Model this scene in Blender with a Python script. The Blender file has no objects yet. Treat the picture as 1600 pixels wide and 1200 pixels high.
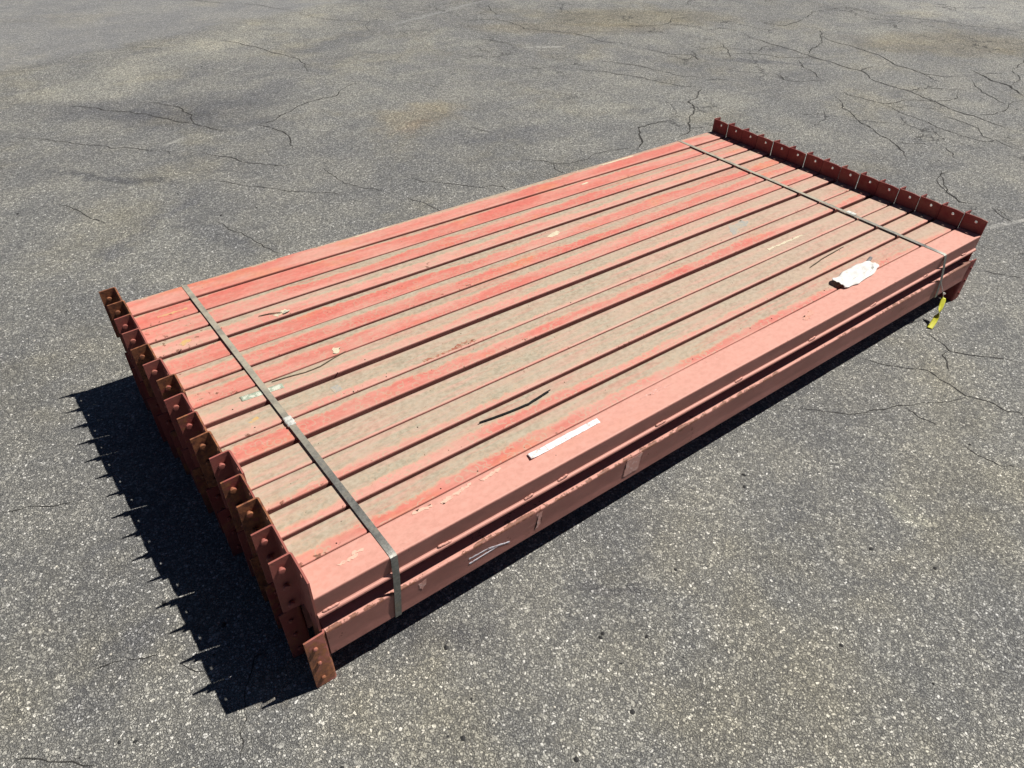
# photographed place: strapped rack beams on a car park
CF=1089.779
CPOS=(-0.17894,-0.96704,1.70933)
CYAW,CPIT,CROL=0.916589,0.690822,0.027143
CRACKS = [(1.0,[(0.309,5.055),(0.488,4.848),(0.663,4.644),(0.842,4.353),(0.962,4.162),(1.045,3.97),(1.099,3.892)]),(1.0,[(0.836,4.779),(0.97,4.568),(1.0,4.337),(0.962,4.162)]),(1.0,[(1.807,6.252),(1.947,6.017),(2.054,5.712),(2.141,5.384),(2.173,5.104),(2.1,4.864)]),(1.0,[(1.304,3.912),(1.448,3.931),(1.658,4.094),(2.021,4.184),(2.335,4.408)]),(1.0,[(1.304,3.912),(1.377,3.754),(1.387,3.537),(1.34,3.368)]),(1.0,[(0.821,3.662),(0.876,3.555),(0.961,3.452),(1.037,3.289),(1.143,3.174),(1.278,3.129)]),(0.7,[(1.067,6.461),(1.186,6.294),(1.315,6.168)]),(0.7,[(-0.14,4.588),(0.016,4.436),(0.248,4.184),(0.402,3.985),(0.557,3.86),(0.674,3.759),(0.676,3.664)]),(0.7,[(1.359,3.031),(1.366,2.812),(1.421,2.612),(1.504,2.478)]),(0.7,[(0.605,2.652),(0.63,2.505),(0.682,2.375),(0.704,2.239),(0.754,2.117)]),(0.7,[(-0.039,3.328),(0.048,3.164),(0.098,3.011),(0.123,2.913)]),(0.7,[(0.713,3.185),(0.866,3.023),(1.017,2.862),(1.166,2.704),(1.313,2.548)]),(0.7,[(2.885,6.914),(2.924,6.638),(3.106,6.347),(3.331,6.152),(3.144,5.697)]),(0.7,[(1.919,8.159),(2.319,7.785),(2.694,7.359),(2.929,6.953)]),(1.0,[(4.007,6.088),(4.191,5.717),(4.503,5.583),(4.542,5.355),(4.496,5.09),(4.704,4.87),(4.816,4.663),(4.839,4.337),(4.954,4.181),(5.007,3.938)]),(1.0,[(5.398,4.741),(5.602,4.569),(5.901,4.489),(6.158,4.647),(6.383,4.566)]),(1.0,[(5.901,4.489),(6.033,4.359),(6.116,4.16)]),(1.0,[(5.007,3.938),(5.058,3.705),(5.23,3.52),(5.148,3.304)]),(1.0,[(4.004,3.874),(4.126,3.623),(4.264,3.401),(4.351,3.182),(4.42,2.979),(4.568,2.823)]),(1.0,[(4.351,3.875),(4.492,3.64),(4.601,3.359),(4.648,3.125),(4.778,2.977)]),(1.0,[(1.568,2.339),(1.619,2.227),(1.642,2.077)]),(1.7,[(4.568,2.823),(4.41,2.713),(4.195,2.621),(4.06,2.439),(3.78,2.223),(3.565,2.135)]),(1.7,[(3.17,2.137),(3.372,2.306),(3.471,2.425),(3.6,2.436),(3.806,2.4)]),(0.7,[(3.78,2.223),(3.864,2.168)]),(0.7,[(1.67,2.636),(1.764,2.47),(1.895,2.348),(1.98,2.224),(2.072,2.213),(2.114,2.151),(2.111,2.087)]),(0.7,[(2.394,2.451),(2.552,2.326),(2.595,2.24),(2.774,2.199),(2.894,2.238),(3.116,2.194),(3.17,2.137)]),(0.7,[(2.585,2.267),(2.526,2.175),(2.548,2.087)]),(0.7,[(2.487,3.113),(2.524,2.996),(2.549,2.889)]),(0.7,[(2.65,4.227),(2.744,4.105),(2.797,3.92)]),(0.7,[(4.862,6.203),(4.671,5.857),(4.627,5.72)]),(0.7,[(3.883,5.009),(3.966,4.829),(4.094,4.624)]),(0.7,[(3.141,4.31),(3.18,4.218),(3.281,4.188)]),(1.3,[(6.324,3.889),(6.2,3.638),(6.197,3.418),(6.205,3.284),(6.164,2.94),(6.148,2.717),(6.126,2.401),(5.948,2.138),(5.938,1.952),(5.918,1.749),(5.819,1.466),(5.786,1.218),(5.736,1.047),(5.665,0.805)]),(1.3,[(7.032,3.411),(6.817,3.171),(6.818,2.95),(6.786,2.758),(6.692,2.494),(6.555,2.276),(6.519,2.013),(6.584,1.869),(6.706,1.792)]),(1.3,[(5.329,2.125),(5.092,1.879),(5.007,1.722),(4.9,1.542),(4.812,1.409),(4.775,1.297),(4.649,1.121),(4.528,1.038)]),(2.2,[(7.0,1.852),(6.921,1.691),(6.83,1.579),(6.816,1.425),(6.702,1.309),(6.633,1.232)]),(0.9,[(5.378,3.507),(5.592,3.334),(5.802,3.204),(5.851,3.017),(6.043,2.898),(6.204,2.798)]),(0.9,[(5.946,2.881),(5.803,2.747),(5.698,2.531),(5.57,2.345)]),(0.9,[(5.409,2.747),(5.313,2.573),(5.381,2.464),(5.605,2.388)]),(0.9,[(5.922,1.837),(6.1,1.817),(6.248,1.692),(6.367,1.553)]),(0.9,[(6.302,1.595),(6.112,1.506),(5.912,1.547),(5.715,1.702),(5.459,1.753),(5.441,1.878),(5.417,2.039),(5.445,2.111)]),(0.9,[(6.816,1.425),(7.073,1.459),(7.233,1.563),(7.333,1.643)]),(0.9,[(6.983,1.721),(7.172,1.637)]),(0.9,[(6.708,1.69),(6.523,1.548),(6.39,1.387),(6.281,1.196)]),(0.9,[(4.787,1.245),(4.822,1.178),(4.935,1.126)]),(0.9,[(5.459,1.753),(5.415,1.644),(5.368,1.488),(5.357,1.343),(5.294,1.189),(5.284,1.054),(5.299,0.909),(5.411,0.88),(5.349,0.745),(5.381,0.681)]),(0.9,[(5.59,1.345),(5.575,1.201),(5.547,1.071),(5.406,0.974),(5.399,0.888)]),(0.9,[(8.437,3.398),(8.505,3.247),(8.636,2.951),(8.625,2.747),(8.844,2.512),(8.899,2.23)]),(0.9,[(4.599,0.797),(4.493,0.792),(4.364,0.699),(4.259,0.631),(4.192,0.513),(4.254,0.439)]),(0.9,[(4.269,0.366),(4.194,0.265),(4.18,0.215)]),(0.9,[(6.113,2.374),(6.352,2.367)]),(0.9,[(5.843,3.259),(6.023,3.354),(6.236,3.307)]),(0.9,[(5.776,3.633),(5.654,3.457),(5.453,3.265)]),(0.9,[(6.164,2.94),(6.412,3.072),(6.662,3.133),(6.977,3.35),(7.107,3.463)]),(0.9,[(7.981,4.013),(7.768,4.023),(7.43,3.888)]),(0.9,[(4.735,2.939),(4.843,2.903),(4.922,2.82)]),(0.9,[(4.961,1.0),(4.831,0.878)]),(0.9,[(5.849,1.203),(6.053,1.151),(6.524,1.184)]),(0.9,[(6.519,2.013),(6.41,1.812)]),(0.9,[(6.051,4.102),(6.262,4.072),(6.324,3.889)]),(0.9,[(7.981,4.013),(8.284,3.954),(8.341,3.683)]),(0.9,[(7.43,3.888),(6.923,3.773),(6.848,3.92)]),(0.9,[(7.333,1.643),(7.782,1.738)]),(0.9,[(2.754,-0.07),(2.732,-0.144),(2.701,-0.2),(2.732,-0.247),(2.795,-0.316),(2.877,-0.422)]),(0.9,[(2.701,-0.2),(2.649,-0.197),(2.626,-0.231),(2.561,-0.273)]),(0.9,[(2.347,-0.011),(2.37,-0.06),(2.406,-0.118),(2.455,-0.176),(2.496,-0.212),(2.486,-0.267),(2.483,-0.326),(2.467,-0.388),(2.495,-0.436),(2.509,-0.482),(2.506,-0.528),(2.537,-0.557),(2.514,-0.582)]),(0.7,[(2.461,-0.391),(2.381,-0.37),(2.324,-0.338),(2.25,-0.3),(2.17,-0.257),(2.098,-0.227),(2.022,-0.201),(1.971,-0.158),(1.933,-0.125),(1.886,-0.071),(1.807,0.005)]),(0.7,[(2.208,-0.291),(2.198,-0.352),(2.211,-0.414)]),(0.7,[(2.19,-0.514),(2.184,-0.594),(2.19,-0.645),(2.244,-0.701)]),(0.7,[(3.499,0.044),(3.514,-0.001),(3.559,-0.066),(3.596,-0.105)]),(0.7,[(4.556,0.826),(4.438,0.771),(4.298,0.673),(4.25,0.604),(4.182,0.512),(4.212,0.492)]),(0.7,[(4.285,0.349),(4.255,0.295),(4.219,0.265)]),(0.7,[(-0.584,1.081),(-0.509,1.057),(-0.424,1.008),(-0.372,0.99)]),(0.7,[(-0.393,0.347),(-0.357,0.326),(-0.325,0.314)]),(0.7,[(-0.287,0.259),(-0.267,0.224),(-0.24,0.197)]),(0.7,[(-0.474,0.366),(-0.43,0.362),(-0.393,0.347)]),(0.7,[(-0.198,0.039),(-0.2,0.019),(-0.224,0.001),(-0.225,-0.026),(-0.251,-0.073)]),(0.7,[(-0.198,0.039),(-0.184,0.079),(-0.156,0.121),(-0.127,0.164),(-0.087,0.168)]),(0.7,[(-0.662,0.239),(-0.601,0.192),(-0.515,0.119)])]
import bpy, bmesh, math, random
from mathutils import Vector, Matrix, noise as mnoise
random.seed(7)
R = math.radians
sc = bpy.context.scene
col = sc.collection

# ------------------------------------------------------------------ camera
cam = bpy.data.cameras.new('camera'); cam_o = bpy.data.objects.new('camera', cam); col.objects.link(cam_o)
cam.sensor_fit = 'HORIZONTAL'; cam.sensor_width = 36.0; cam.lens = 36.0*CF/1600.0
cam.clip_start = .02; cam.clip_end = 2000
yaw, pit, rol = CYAW, CPIT, CROL
fwd = Vector((math.cos(pit)*math.cos(yaw), math.cos(pit)*math.sin(yaw), -math.sin(pit)))
rt = Vector((math.sin(yaw), -math.cos(yaw), 0)); up = rt.cross(fwd)
r2 = math.cos(rol)*rt + math.sin(rol)*up; u2 = -math.sin(rol)*rt + math.cos(rol)*up
M = Matrix((r2, u2, -fwd)).transposed().to_4x4(); M.translation = Vector(CPOS)
cam_o.matrix_world = M
sc.camera = cam_o

# ------------------------------------------------------------------ sky, sun, exposure
SUN = Vector((.6387, -.1515, 1.0)).normalized()
world = bpy.data.worlds.new('World'); sc.world = world; world.use_nodes = True
wn = world.node_tree.nodes; wl = world.node_tree.links
for n in list(wn): wn.remove(n)
sky = wn.new('ShaderNodeTexSky'); sky.sky_type = 'NISHITA'; sky.sun_disc = False
sky.sun_elevation = math.asin(SUN.z); sky.sun_rotation = math.atan2(SUN.x, SUN.y)
bg = wn.new('ShaderNodeBackground'); bg.inputs[1].default_value = .05; sky.air_density = .28; sky.dust_density = .15; sky.ozone_density = 1.6; sky.altitude = 300
wo = wn.new('ShaderNodeOutputWorld')
wl.new(sky.outputs[0], bg.inputs[0]); wl.new(bg.outputs[0], wo.inputs[0])
sl = bpy.data.lights.new('sun', 'SUN'); sl.energy = 5.0; sl.angle = R(.5); sl.color = (1, .955, .89)
so = bpy.data.objects.new('sun', sl); col.objects.link(so)
so.rotation_euler = SUN.to_track_quat('Z', 'Y').to_euler(); so.location = (6, -2, 9)
sc.view_settings.view_transform = 'Standard'; sc.view_settings.look = 'None'
sc.view_settings.gamma = 1; sc.view_settings.use_curve_mapping = False
sc.view_settings.exposure = .30

# ------------------------------------------------------------------ node helpers
class NT:
    def __init__(s, name):
        s.m = bpy.data.materials.new(name); s.m.use_nodes = True
        s.t = s.m.node_tree; s.n = s.t.nodes; s.l = s.t.links
        for n in list(s.n): s.n.remove(n)
        s.out = s.n.new('ShaderNodeOutputMaterial'); s.p = s.n.new('ShaderNodeBsdfPrincipled')
        s.l.new(s.p.outputs[0], s.out.inputs[0])
        s.tc = s.n.new('ShaderNodeTexCoord')
    def put(s, sock, v):
        if v is None: return
        if isinstance(v, bpy.types.NodeSocket): s.l.new(v, sock)
        elif isinstance(v, (tuple, list)) and len(v) == 3 and sock.type == 'RGBA': sock.default_value = (*v, 1)
        else: sock.default_value = v
    def math(s, op, a, b=None, c=None, clamp=False):
        n = s.n.new('ShaderNodeMath'); n.operation = op; n.use_clamp = clamp
        s.put(n.inputs[0], a)
        if b is not None: s.put(n.inputs[1], b)
        if c is not None: s.put(n.inputs[2], c)
        return n.outputs[0]
    def ramp(s, v, a, b, lo=0., hi=1., smooth=True):
        n = s.n.new('ShaderNodeMapRange'); n.interpolation_type = 'SMOOTHSTEP' if smooth else 'LINEAR'
        s.put(n.inputs[0], v); n.inputs[1].default_value = a; n.inputs[2].default_value = b
        n.inputs[3].default_value = lo; n.inputs[4].default_value = hi
        return n.outputs[0]
    def mix(s, f, a, b, mode='MIX'):
        n = s.n.new('ShaderNodeMix'); n.data_type = 'RGBA'; n.blend_type = mode
        s.put(n.inputs[0], f); s.put(n.inputs[6], a); s.put(n.inputs[7], b)
        return n.outputs[2]
    def vmap(s, vec, scale=(1,1,1), loc=(0,0,0), rot=(0,0,0), typ='POINT'):
        n = s.n.new('ShaderNodeMapping'); n.vector_type = typ
        s.put(n.inputs[0], vec); s.put(n.inputs[1], loc); n.inputs[2].default_value = rot; n.inputs[3].default_value = scale
        return n.outputs[0]
    def noise(s, vec, scale, detail=3, rough=.55, col=False, dist=0):
        n = s.n.new('ShaderNodeTexNoise'); s.put(n.inputs['Vector'], vec)
        n.inputs['Scale'].default_value = scale; n.inputs['Detail'].default_value = detail
        n.inputs['Roughness'].default_value = rough; n.inputs['Distortion'].default_value = dist
        return n.outputs[1] if col else n.outputs[0]
    def vor(s, vec, scale, feat='F1', rand=1.):
        n = s.n.new('ShaderNodeTexVoronoi'); n.feature = feat; s.put(n.inputs['Vector'], vec)
        n.inputs['Scale'].default_value = scale; n.inputs['Randomness'].default_value = rand
        return n
    def sep(s, v):
        n = s.n.new('ShaderNodeSeparateXYZ'); s.put(n.inputs[0], v); return n.outputs
    def vadd(s, a, b):
        n = s.n.new('ShaderNodeVectorMath'); n.operation = 'ADD'; s.put(n.inputs[0], a); s.put(n.inputs[1], b); return n.outputs[0]
    def vscale(s, a, k):
        n = s.n.new('ShaderNodeVectorMath'); n.operation = 'SCALE'; s.put(n.inputs[0], a); s.put(n.inputs[3], k); return n.outputs[0]
    def comb(s, x, y, z=0.):
        n = s.n.new('ShaderNodeCombineXYZ'); s.put(n.inputs[0], x); s.put(n.inputs[1], y); s.put(n.inputs[2], z); return n.outputs[0]
    def bump(s, h, dist, strength=1., normal=None):
        n = s.n.new('ShaderNodeBump'); n.inputs['Distance'].default_value = dist; n.inputs['Strength'].default_value = strength
        s.put(n.inputs['Height'], h)
        if normal is not None: s.l.new(normal, n.inputs['Normal'])
        return n.outputs[0]
    def cramp(s, v, stops):
        n = s.n.new('ShaderNodeValToRGB'); s.put(n.inputs[0], v)
        e = n.color_ramp.elements
        while len(e) < len(stops): e.new(.5)
        for i, (p, c) in enumerate(stops): e[i].position = p; e[i].color = (*c, 1)
        return n.outputs[0]
    def fin(s, base, rough=.8, metal=0., normal=None, spec=.3):
        s.put(s.p.inputs['Base Color'], base); s.put(s.p.inputs['Roughness'], rough); s.put(s.p.inputs['Metallic'], metal)
        s.p.inputs['Specular IOR Level'].default_value = spec
        if normal is not None: s.l.new(normal, s.p.inputs['Normal'])
        return s.m

# ------------------------------------------------------------------ asphalt
def asphalt():
    s = NT('asphalt'); P = s.tc.outputs['Object']
    wob = s.vadd(P, s.vscale(s.vadd(s.noise(P, 75, 3, .7, col=True), (-.5,-.5,-.5)), .016))
    v1 = s.vor(wob, 135); v1e = s.vor(wob, 135, 'DISTANCE_TO_EDGE'); v3e = s.vor(s.vadd(wob, (7.3, 5.1, 0)), 70, 'DISTANCE_TO_EDGE'); v2 = s.vor(s.vadd(wob, (3.3, 1.7, 0)), 260); v3 = s.vor(s.vadd(wob, (7.3, 5.1, 0)), 70)
    r1 = s.sep(v1.outputs['Color'])[0]; r1b = s.sep(v1.outputs['Color'])[1]
    r2 = s.sep(v2.outputs['Color'])[0]; r3 = s.sep(v3.outputs['Color'])[0]
    big = s.noise(P, .55, 4, .6); mid = s.noise(P, 2.6, 4, .62); warm = s.noise(s.vadd(P, (11, 4, 0)), 1.3, 4, .6)
    fine = s.noise(P, 22, 4, .65); grit = s.noise(P, 420, 2, .7)
    # stones by random cell value
    stone = s.cramp(r1, [(0, (.075, .076, .078)), (.28, (.15, .15, .148)), (.52, (.24, .238, .226)), (.76, (.35, .345, .318)), (.92, (.50, .49, .45)), (1, (.74, .73, .69))])
    small = s.cramp(r2, [(0, (.085, .086, .088)), (.5, (.19, .188, .178)), (.85, (.31, .303, .275)), (1, (.54, .53, .49))])
    c = s.mix(.45, stone, small)
    # binder between stones
    edge = s.ramp(v1e.outputs['Distance'], .10, .02)
    c = s.mix(s.math('MULTIPLY', edge, .72), c, (.052, .053, .055))
    # large pale stones here and there
    ls = s.math('MULTIPLY', s.ramp(r3, .90, .92), s.ramp(v3e.outputs['Distance'], .09, .15))
    c = s.mix(s.math('MULTIPLY', ls, .6), c, (.46, .45, .41))
    gl = s.math('MULTIPLY', s.ramp(r1b, .955, .965), s.ramp(v1e.outputs['Distance'], .06, .12))
    c = s.mix(s.math('MULTIPLY', gl, .85), c, (.60, .59, .56))
    c = s.mix(1., c, (1.33, 1.335, 1.315), 'MULTIPLY')
    c = s.mix(1., c, s.mix(s.ramp(mid, .35, .68), (.88, .89, .92), (1.12, 1.11, 1.08)), 'MULTIPLY')
    c = s.mix(1., c, s.mix(s.ramp(big, .35, .65), (.90, .90, .92), (1.09, 1.085, 1.07)), 'MULTIPLY')
    c = s.mix(s.math('MULTIPLY', s.ramp(warm, .50, .68), .5), c, s.mix(1., c, (1.10, 1.04, .88), 'MULTIPLY'))
    # dark smudges (tar bleeding, tyre rubber)
    sm = s.noise(s.vmap(P, (1.0, 2.6, 1), rot=(0, 0, R(-33))), 1.7, 5, .65)
    c = s.mix(s.math('MULTIPLY', s.ramp(sm, .56, .70), .40), c, (.13, .134, .143))
    hn_ = s.vadd(s.noise(P, 30, 2, .6, col=True), (-.5,-.5,-.5)); hard_ = {k: s.vadd(P, s.vscale(hn_, k)) for k in (.05, .02)}; fmask = s.ramp(fine, .38, .6)
    wl_ = s.vadd(P, s.vscale(s.vadd(s.noise(P, 3.2, 4, .6, col=True), (-.5, -.5, -.5)), .5))
    def blob(x, y, rx, ry, deg, colr, k, soft=(.5, 1.15), hard=None, mode='MIX'):
        nonlocal c
        d = s.n.new('ShaderNodeVectorMath'); d.operation = 'LENGTH'
        src = wl_ if hard is None else hard_[hard]
        s.l.new(s.vmap(src, (rx, ry, 30), (x, y, 0), (0, 0, R(deg)), 'TEXTURE'), d.inputs[0])
        f = s.math('MULTIPLY', s.ramp(d.outputs['Value'], soft[0], soft[1], 1, 0), k)
        if hard is not None: f = s.math('MULTIPLY', f, fmask)
        c = s.mix(f, c, s.mix(1., c, colr, 'MULTIPLY') if mode == 'MUL' else colr)
    # smoother, greyer paving in the far left corner
    x, y, _ = s.sep(wl_)
    ln = s.math('SUBTRACT', y, s.math('MULTIPLY_ADD', x, .27, 6.15))
    newf = s.ramp(ln, -.04, .14)
    c = s.mix(s.math('MULTIPLY', newf, .45), c, s.mix(s.ramp(fine, .35, .65), (.14, .143, .152), (.20, .202, .210)))
    blob(1.15, 5.75, 1.3, .42, 28, (1.32, 1.30, 1.22), .8, mode='MUL')
    blob(2.4, 6.5, 1.5, .42, 18, (1.22, 1.2, 1.14), .7, mode='MUL')
    blob(.85, 4.6, .95, .30, -28, (.70, .71, .76), .85, mode='MUL')
    blob(1.0, 4.2, .75, .25, -35, (.74, .75, .80), .7, mode='MUL')
    blob(2.7, 5.6, .75, .22, 20, (.72, .73, .78), .8, mode='MUL')
    blob(2.1, 4.9, .9, .2, 35, (.80, .81, .86), .7, mode='MUL')
    blob(2.3, 3.45, .42, .30, 20, (1.2, 1.10, .92), .9, mode='MUL')
    blob(2.15, 3.30, .18, .12, 0, (1.14, 1.02, .93), .6, mode='MUL')
    blob(5.8, 4.9, 1.2, .5, -30, (.95, .88, .72), .8, mode='MUL')
    blob(4.9, 4.9, 1.2, .3, -32, (.95, .86, .70), .55, mode='MUL')
    blob(7.8, 2.4, 1.2, .55, -35, (.98, .90, .74), .7, mode='MUL')
    blob(9.7, 3.0, 1.4, .9, -35, (1.25, 1.25, 1.25), .9, mode='MUL')
    blob(5.65, 3.0, .55, .07, -42, (.66, .67, .72), .8, mode='MUL')
    blob(.30, 3.5, .45, .07, -50, (.58, .59, .64), .85, mode='MUL')
    blob(.55, 2.5, .35, .12, -80, (.78, .79, .84), .7, mode='MUL')
    blob(.3, 2.75, .55, .06, 40, (.75, .76, .82), .7, mode='MUL')
    blob(1.1, 1.95, .35, .12, -20, (.80, .80, .84), .7, mode='MUL')
    blob(2.7, 2.8, .5, .16, -20, (.82, .83, .88), .8, mode='MUL')
    blob(.35, -.08, .22, .05, -20, (.72, .72, .75), .8, mode='MUL')
    blob(.75, -.25, .16, .04, -35, (.70, .70, .74), .8, mode='MUL')
    blob(-.45, .32, .16, .07, 20, (.74, .75, .80), .8, mode='MUL')
    blob(-.05, .17, .03, .16, -30, (1.18, 1.02, .88), .75, mode='MUL')
    blob(1.75, -.55, .06, .10, 10, (1.5, 1.5, 1.4), .6, mode='MUL')
    # old white marking paint, worn through
    blob(4.15, 6.14, .95, .045, 18, (.42, .42, .41), .75, soft=(.75, 1.1), hard=.05)
    for dx, dy, l, a, w in ((1.61, 5.24, .12, 31, .012), (1.91, 4.385, .12, 25, .010), (.75, 3.9, .10, 28, .016), (1.25, 3.86, .12, 25, .012), (4.24, 4.45, .20, -28, .03), (4.15, .22, .22, -15, .018)):
        blob(dx, dy, l, w, a, (.60, .59, .55), .8, soft=(.7, 1.1), hard=.02)
    # hairline cracks
    pw = s.vadd(P, s.vscale(s.vadd(s.noise(P, 5, 4, .65, col=True), (-.5,-.5,-.5)), .28))
    vc = s.vor(pw, 1.9, 'DISTANCE_TO_EDGE')
    ck = s.math('MULTIPLY', s.ramp(vc.outputs['Distance'], .016, .005), s.ramp(s.noise(s.vadd(P,(5,9,0)), 1.1, 3), .50, .60))
    ck = s.math('MULTIPLY', ck, s.ramp(s.sep(P)[0], 2.6, 4.5, .12, 1))
    c = s.mix(s.math('MULTIPLY', ck, .75), c, (.035, .034, .033))
    h = s.math('ADD', s.math('MULTIPLY', s.ramp(v1e.outputs['Distance'], .0, .22), s.math('MULTIPLY_ADD', r1, .7, .3)), s.math('MULTIPLY', s.ramp(v2.outputs['Distance'], .1, .7, 1, 0), .35))
    h = s.math('ADD', h, s.math('MULTIPLY', ls, .8)); h = s.math('ADD', h, s.math('MULTIPLY', grit, .25))
    h = s.math('SUBTRACT', h, s.math('MULTIPLY', ck, 1.2))
    h = s.math('MULTIPLY', h, s.math('MULTIPLY_ADD', newf, -.6, 1.))
    h = s.math('ADD', h, s.math('MULTIPLY', fine, 1.2))
    return s.fin(c, s.ramp(r1, 0, 1, .9, .62, False), 0, s.bump(h, .0050, 1.), .35)
M_ASPH = asphalt()

def flat(name, c, rough=.8, nscale=60, amt=.25, metal=0, bump=0.):
    s = NT(name); P = s.tc.outputs['Object']; n = s.noise(P, nscale, 4, .6)
    a = tuple(x*(1-amt) for x in c); b = tuple(min(1, x*(1+amt)) for x in c)
    return s.fin(s.mix(s.ramp(n, .3, .7), a, b), rough, metal, s.bump(n, bump) if bump else None)
M_CRACK = flat('crack_filth', (.034, .033, .031), 1, 200)
M_STONE_P = flat('pale_stone', (.56, .53, .46), .7, 300)
M_STONE_G = flat('grey_stone', (.20, .195, .18), .8, 300)
M_STONE_D = flat('dark_stone', (.03, .03, .03), .8, 300)

# ------------------------------------------------------------------ beam paint
def paint(name, top=True):
    """red primer-like rack paint, faded and dusty on upward faces, shade painted into the rest; object colour = (dust, redness, seed)"""
    s = NT(name); O = s.tc.outputs['Object']
    oi = s.n.new('ShaderNodeObjectInfo'); cr = s.n.new('ShaderNodeSeparateColor'); s.l.new(oi.outputs['Color'], cr.inputs[0])
    dust, red, seed = cr.outputs
    off = s.comb(s.math('MULTIPLY', seed, 37.), s.math('MULTIPLY', seed, 91.), s.math('MULTIPLY', seed, 13.))
    P = s.vadd(O, off)
    x, y, z = s.sep(O)
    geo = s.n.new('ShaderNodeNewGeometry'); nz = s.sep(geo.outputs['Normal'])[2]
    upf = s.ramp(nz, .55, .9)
    streak = s.noise(s.vmap(P, (1.2, 9, 9)), 1.6, 4, .6)
    blot = s.noise(s.vmap(P, (1, 2.2, 2.2)), 5.5, 5, .62)
    fine = s.noise(s.vmap(P, (1, 1.4, 1.4)), 55, 4, .68)
    grain = s.noise(P, 260, 3, .7)
    faded = (.60, .30, .24); rich = (.56, .155, .12); orange = (.60, .22, .11)
    bf = s.math('ADD', s.math('MULTIPLY', s.math('ADD', streak, -.5), 1.6), red)
    c = s.mix(s.ramp(bf, .25, .85), faded, rich)
    c = s.mix(s.math('MULTIPLY', s.ramp(s.noise(s.vmap(s.vadd(P,(4,4,4)), (1, 2, 2)), 3.5, 4, .6), .56, .70), s.ramp(red, .2, .9, .1, .75)), c, orange)
    c = s.mix(s.math('MULTIPLY', s.ramp(blot, .5, .75), .35), c, (.62, .33, .265))
    # shade painted into side and under faces; upward ones keep the faded paint
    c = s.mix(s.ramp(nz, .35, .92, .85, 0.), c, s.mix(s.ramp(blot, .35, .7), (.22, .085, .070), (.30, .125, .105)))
    c = s.mix(1., c, s.mix(s.ramp(fine, .3, .7), (.92, .91, .90), (1.06, 1.06, 1.07)), 'MULTIPLY')
    if top:
        # dried silt puddles: on the far half of the channel, ragged margin, ring marks
        yn = s.math('DIVIDE', y, .1)
        wav = s.math('MULTIPLY', s.math('ADD', s.noise(s.vmap(P, (1, 1, 1)), 7, 2, .5), -.5), .42)
        rag = s.math('MULTIPLY', s.math('ADD', s.noise(s.vmap(P, (1, .6, 1)), 46, 5, .7), -.5), .36)
        lng = s.math('MULTIPLY', s.math('ADD', s.noise(s.comb(s.math('ADD', x, s.math('MULTIPLY', seed, 50.)), 0., 0.), .9, 2, .5), -.5), .9)
        q = s.math('ADD', s.math('ADD', yn, wav), s.math('ADD', rag, lng))
        q = s.math('ADD', q, s.math('MULTIPLY', s.math('ADD', dust, -.5), 1.5))
        q = s.math('ADD', q, s.ramp(x, 0., 3.0, -.06, .20, False))
        edgekeep = s.math('MULTIPLY', s.ramp(yn, .02, .12), s.ramp(yn, .985, .93))
        edgekeep = s.math('MULTIPLY', edgekeep, s.ramp(dust, .02, .12))
        dm = s.math('MULTIPLY', s.ramp(q, .525, .575), upf)
        dm = s.math('MULTIPLY', dm, edgekeep)
        dens = s.ramp(s.noise(s.vmap(P, (.5, 6, 1)), 7, 5, .7), .32, .58, .42, .96); dens = s.math('MULTIPLY', dens, s.ramp(x, 1.3, 3.0, 1., .72))
        dc = s.mix(s.ramp(fine, .3, .72), (.30, .265, .19), (.43, .39, .295))
        dc = s.mix(s.math('MULTIPLY', s.ramp(s.noise(s.vadd(P,(9,2,0)), 14, 5, .65), .58, .72), .5), dc, (.22, .20, .14))
        rim = s.math('MULTIPLY', s.math('MULTIPLY', s.ramp(q, .46, .53), s.ramp(q, .64, .54)), s.math('MULTIPLY', upf, edgekeep))
        c = s.mix(s.math('MULTIPLY', dm, dens), c, dc)
        c = s.mix(s.math('MULTIPLY', rim, .4), c, (.52, .36, .24))
        # thin film of dust everywhere that faces up
        film = s.math('MULTIPLY', s.math('MULTIPLY', s.ramp(blot, .35, .7), upf), s.ramp(dust, 0, 1, .06, .55))
        c = s.mix(film, c, (.47, .36, .275))
        # ring marks of dried drops
        vr = s.vor(s.vadd(P, s.vscale(s.noise(P, 40, 2, col=True), .012)), 48)
        ring = s.math('MULTIPLY', s.ramp(vr.outputs['Distance'], .40, .50), s.ramp(vr.outputs['Distance'], .68, .55))
        rm = s.math('MULTIPLY', s.math('MULTIPLY', ring, s.ramp(s.sep(vr.outputs['Color'])[0], .45, .5)), s.math('MULTIPLY', upf, s.ramp(dust, .1, .7, 0, .62)))
        c = s.mix(rm, c, (.46, .35, .25))
        # dark specks
        vd = s.vor(P, 24); sp = s.math('MULTIPLY', s.ramp(vd.outputs['Distance'], .055, .035), s.ramp(s.sep(vd.outputs['Color'])[1], .80, .82))
        c = s.mix(s.math('MULTIPLY', sp, .75), c, (.06, .045, .04))
    # lengthwise scratches and rubs
    sc1 = s.noise(s.vmap(P, (.35, 26, 26), rot=(0, 0, R(2))), 14, 3, .7)
    sk = s.math('MULTIPLY', s.ramp(sc1, .63, .67), s.ramp(s.noise(s.vadd(P, (3, 3, 1)), 5, 3, .6), .48, .60))
    c = s.mix(s.math('MULTIPLY', sk, .55), c, s.mix(s.ramp(fine, .4, .6), (.30, .13, .10), (.66, .45, .37)))
    # rust chips: on edges and here and there
    rn = s.noise(s.vadd(P, (2, 8, 5)), 38, 5, .7); rmask = s.noise(s.vadd(P, (6, 1, 3)), 3.0, 3, .6)
    edgez = s.math('MULTIPLY', s.math('MULTIPLY', s.ramp(z, .088, .097), s.ramp(y, .016, .003)), .05 if top else .19)
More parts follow.
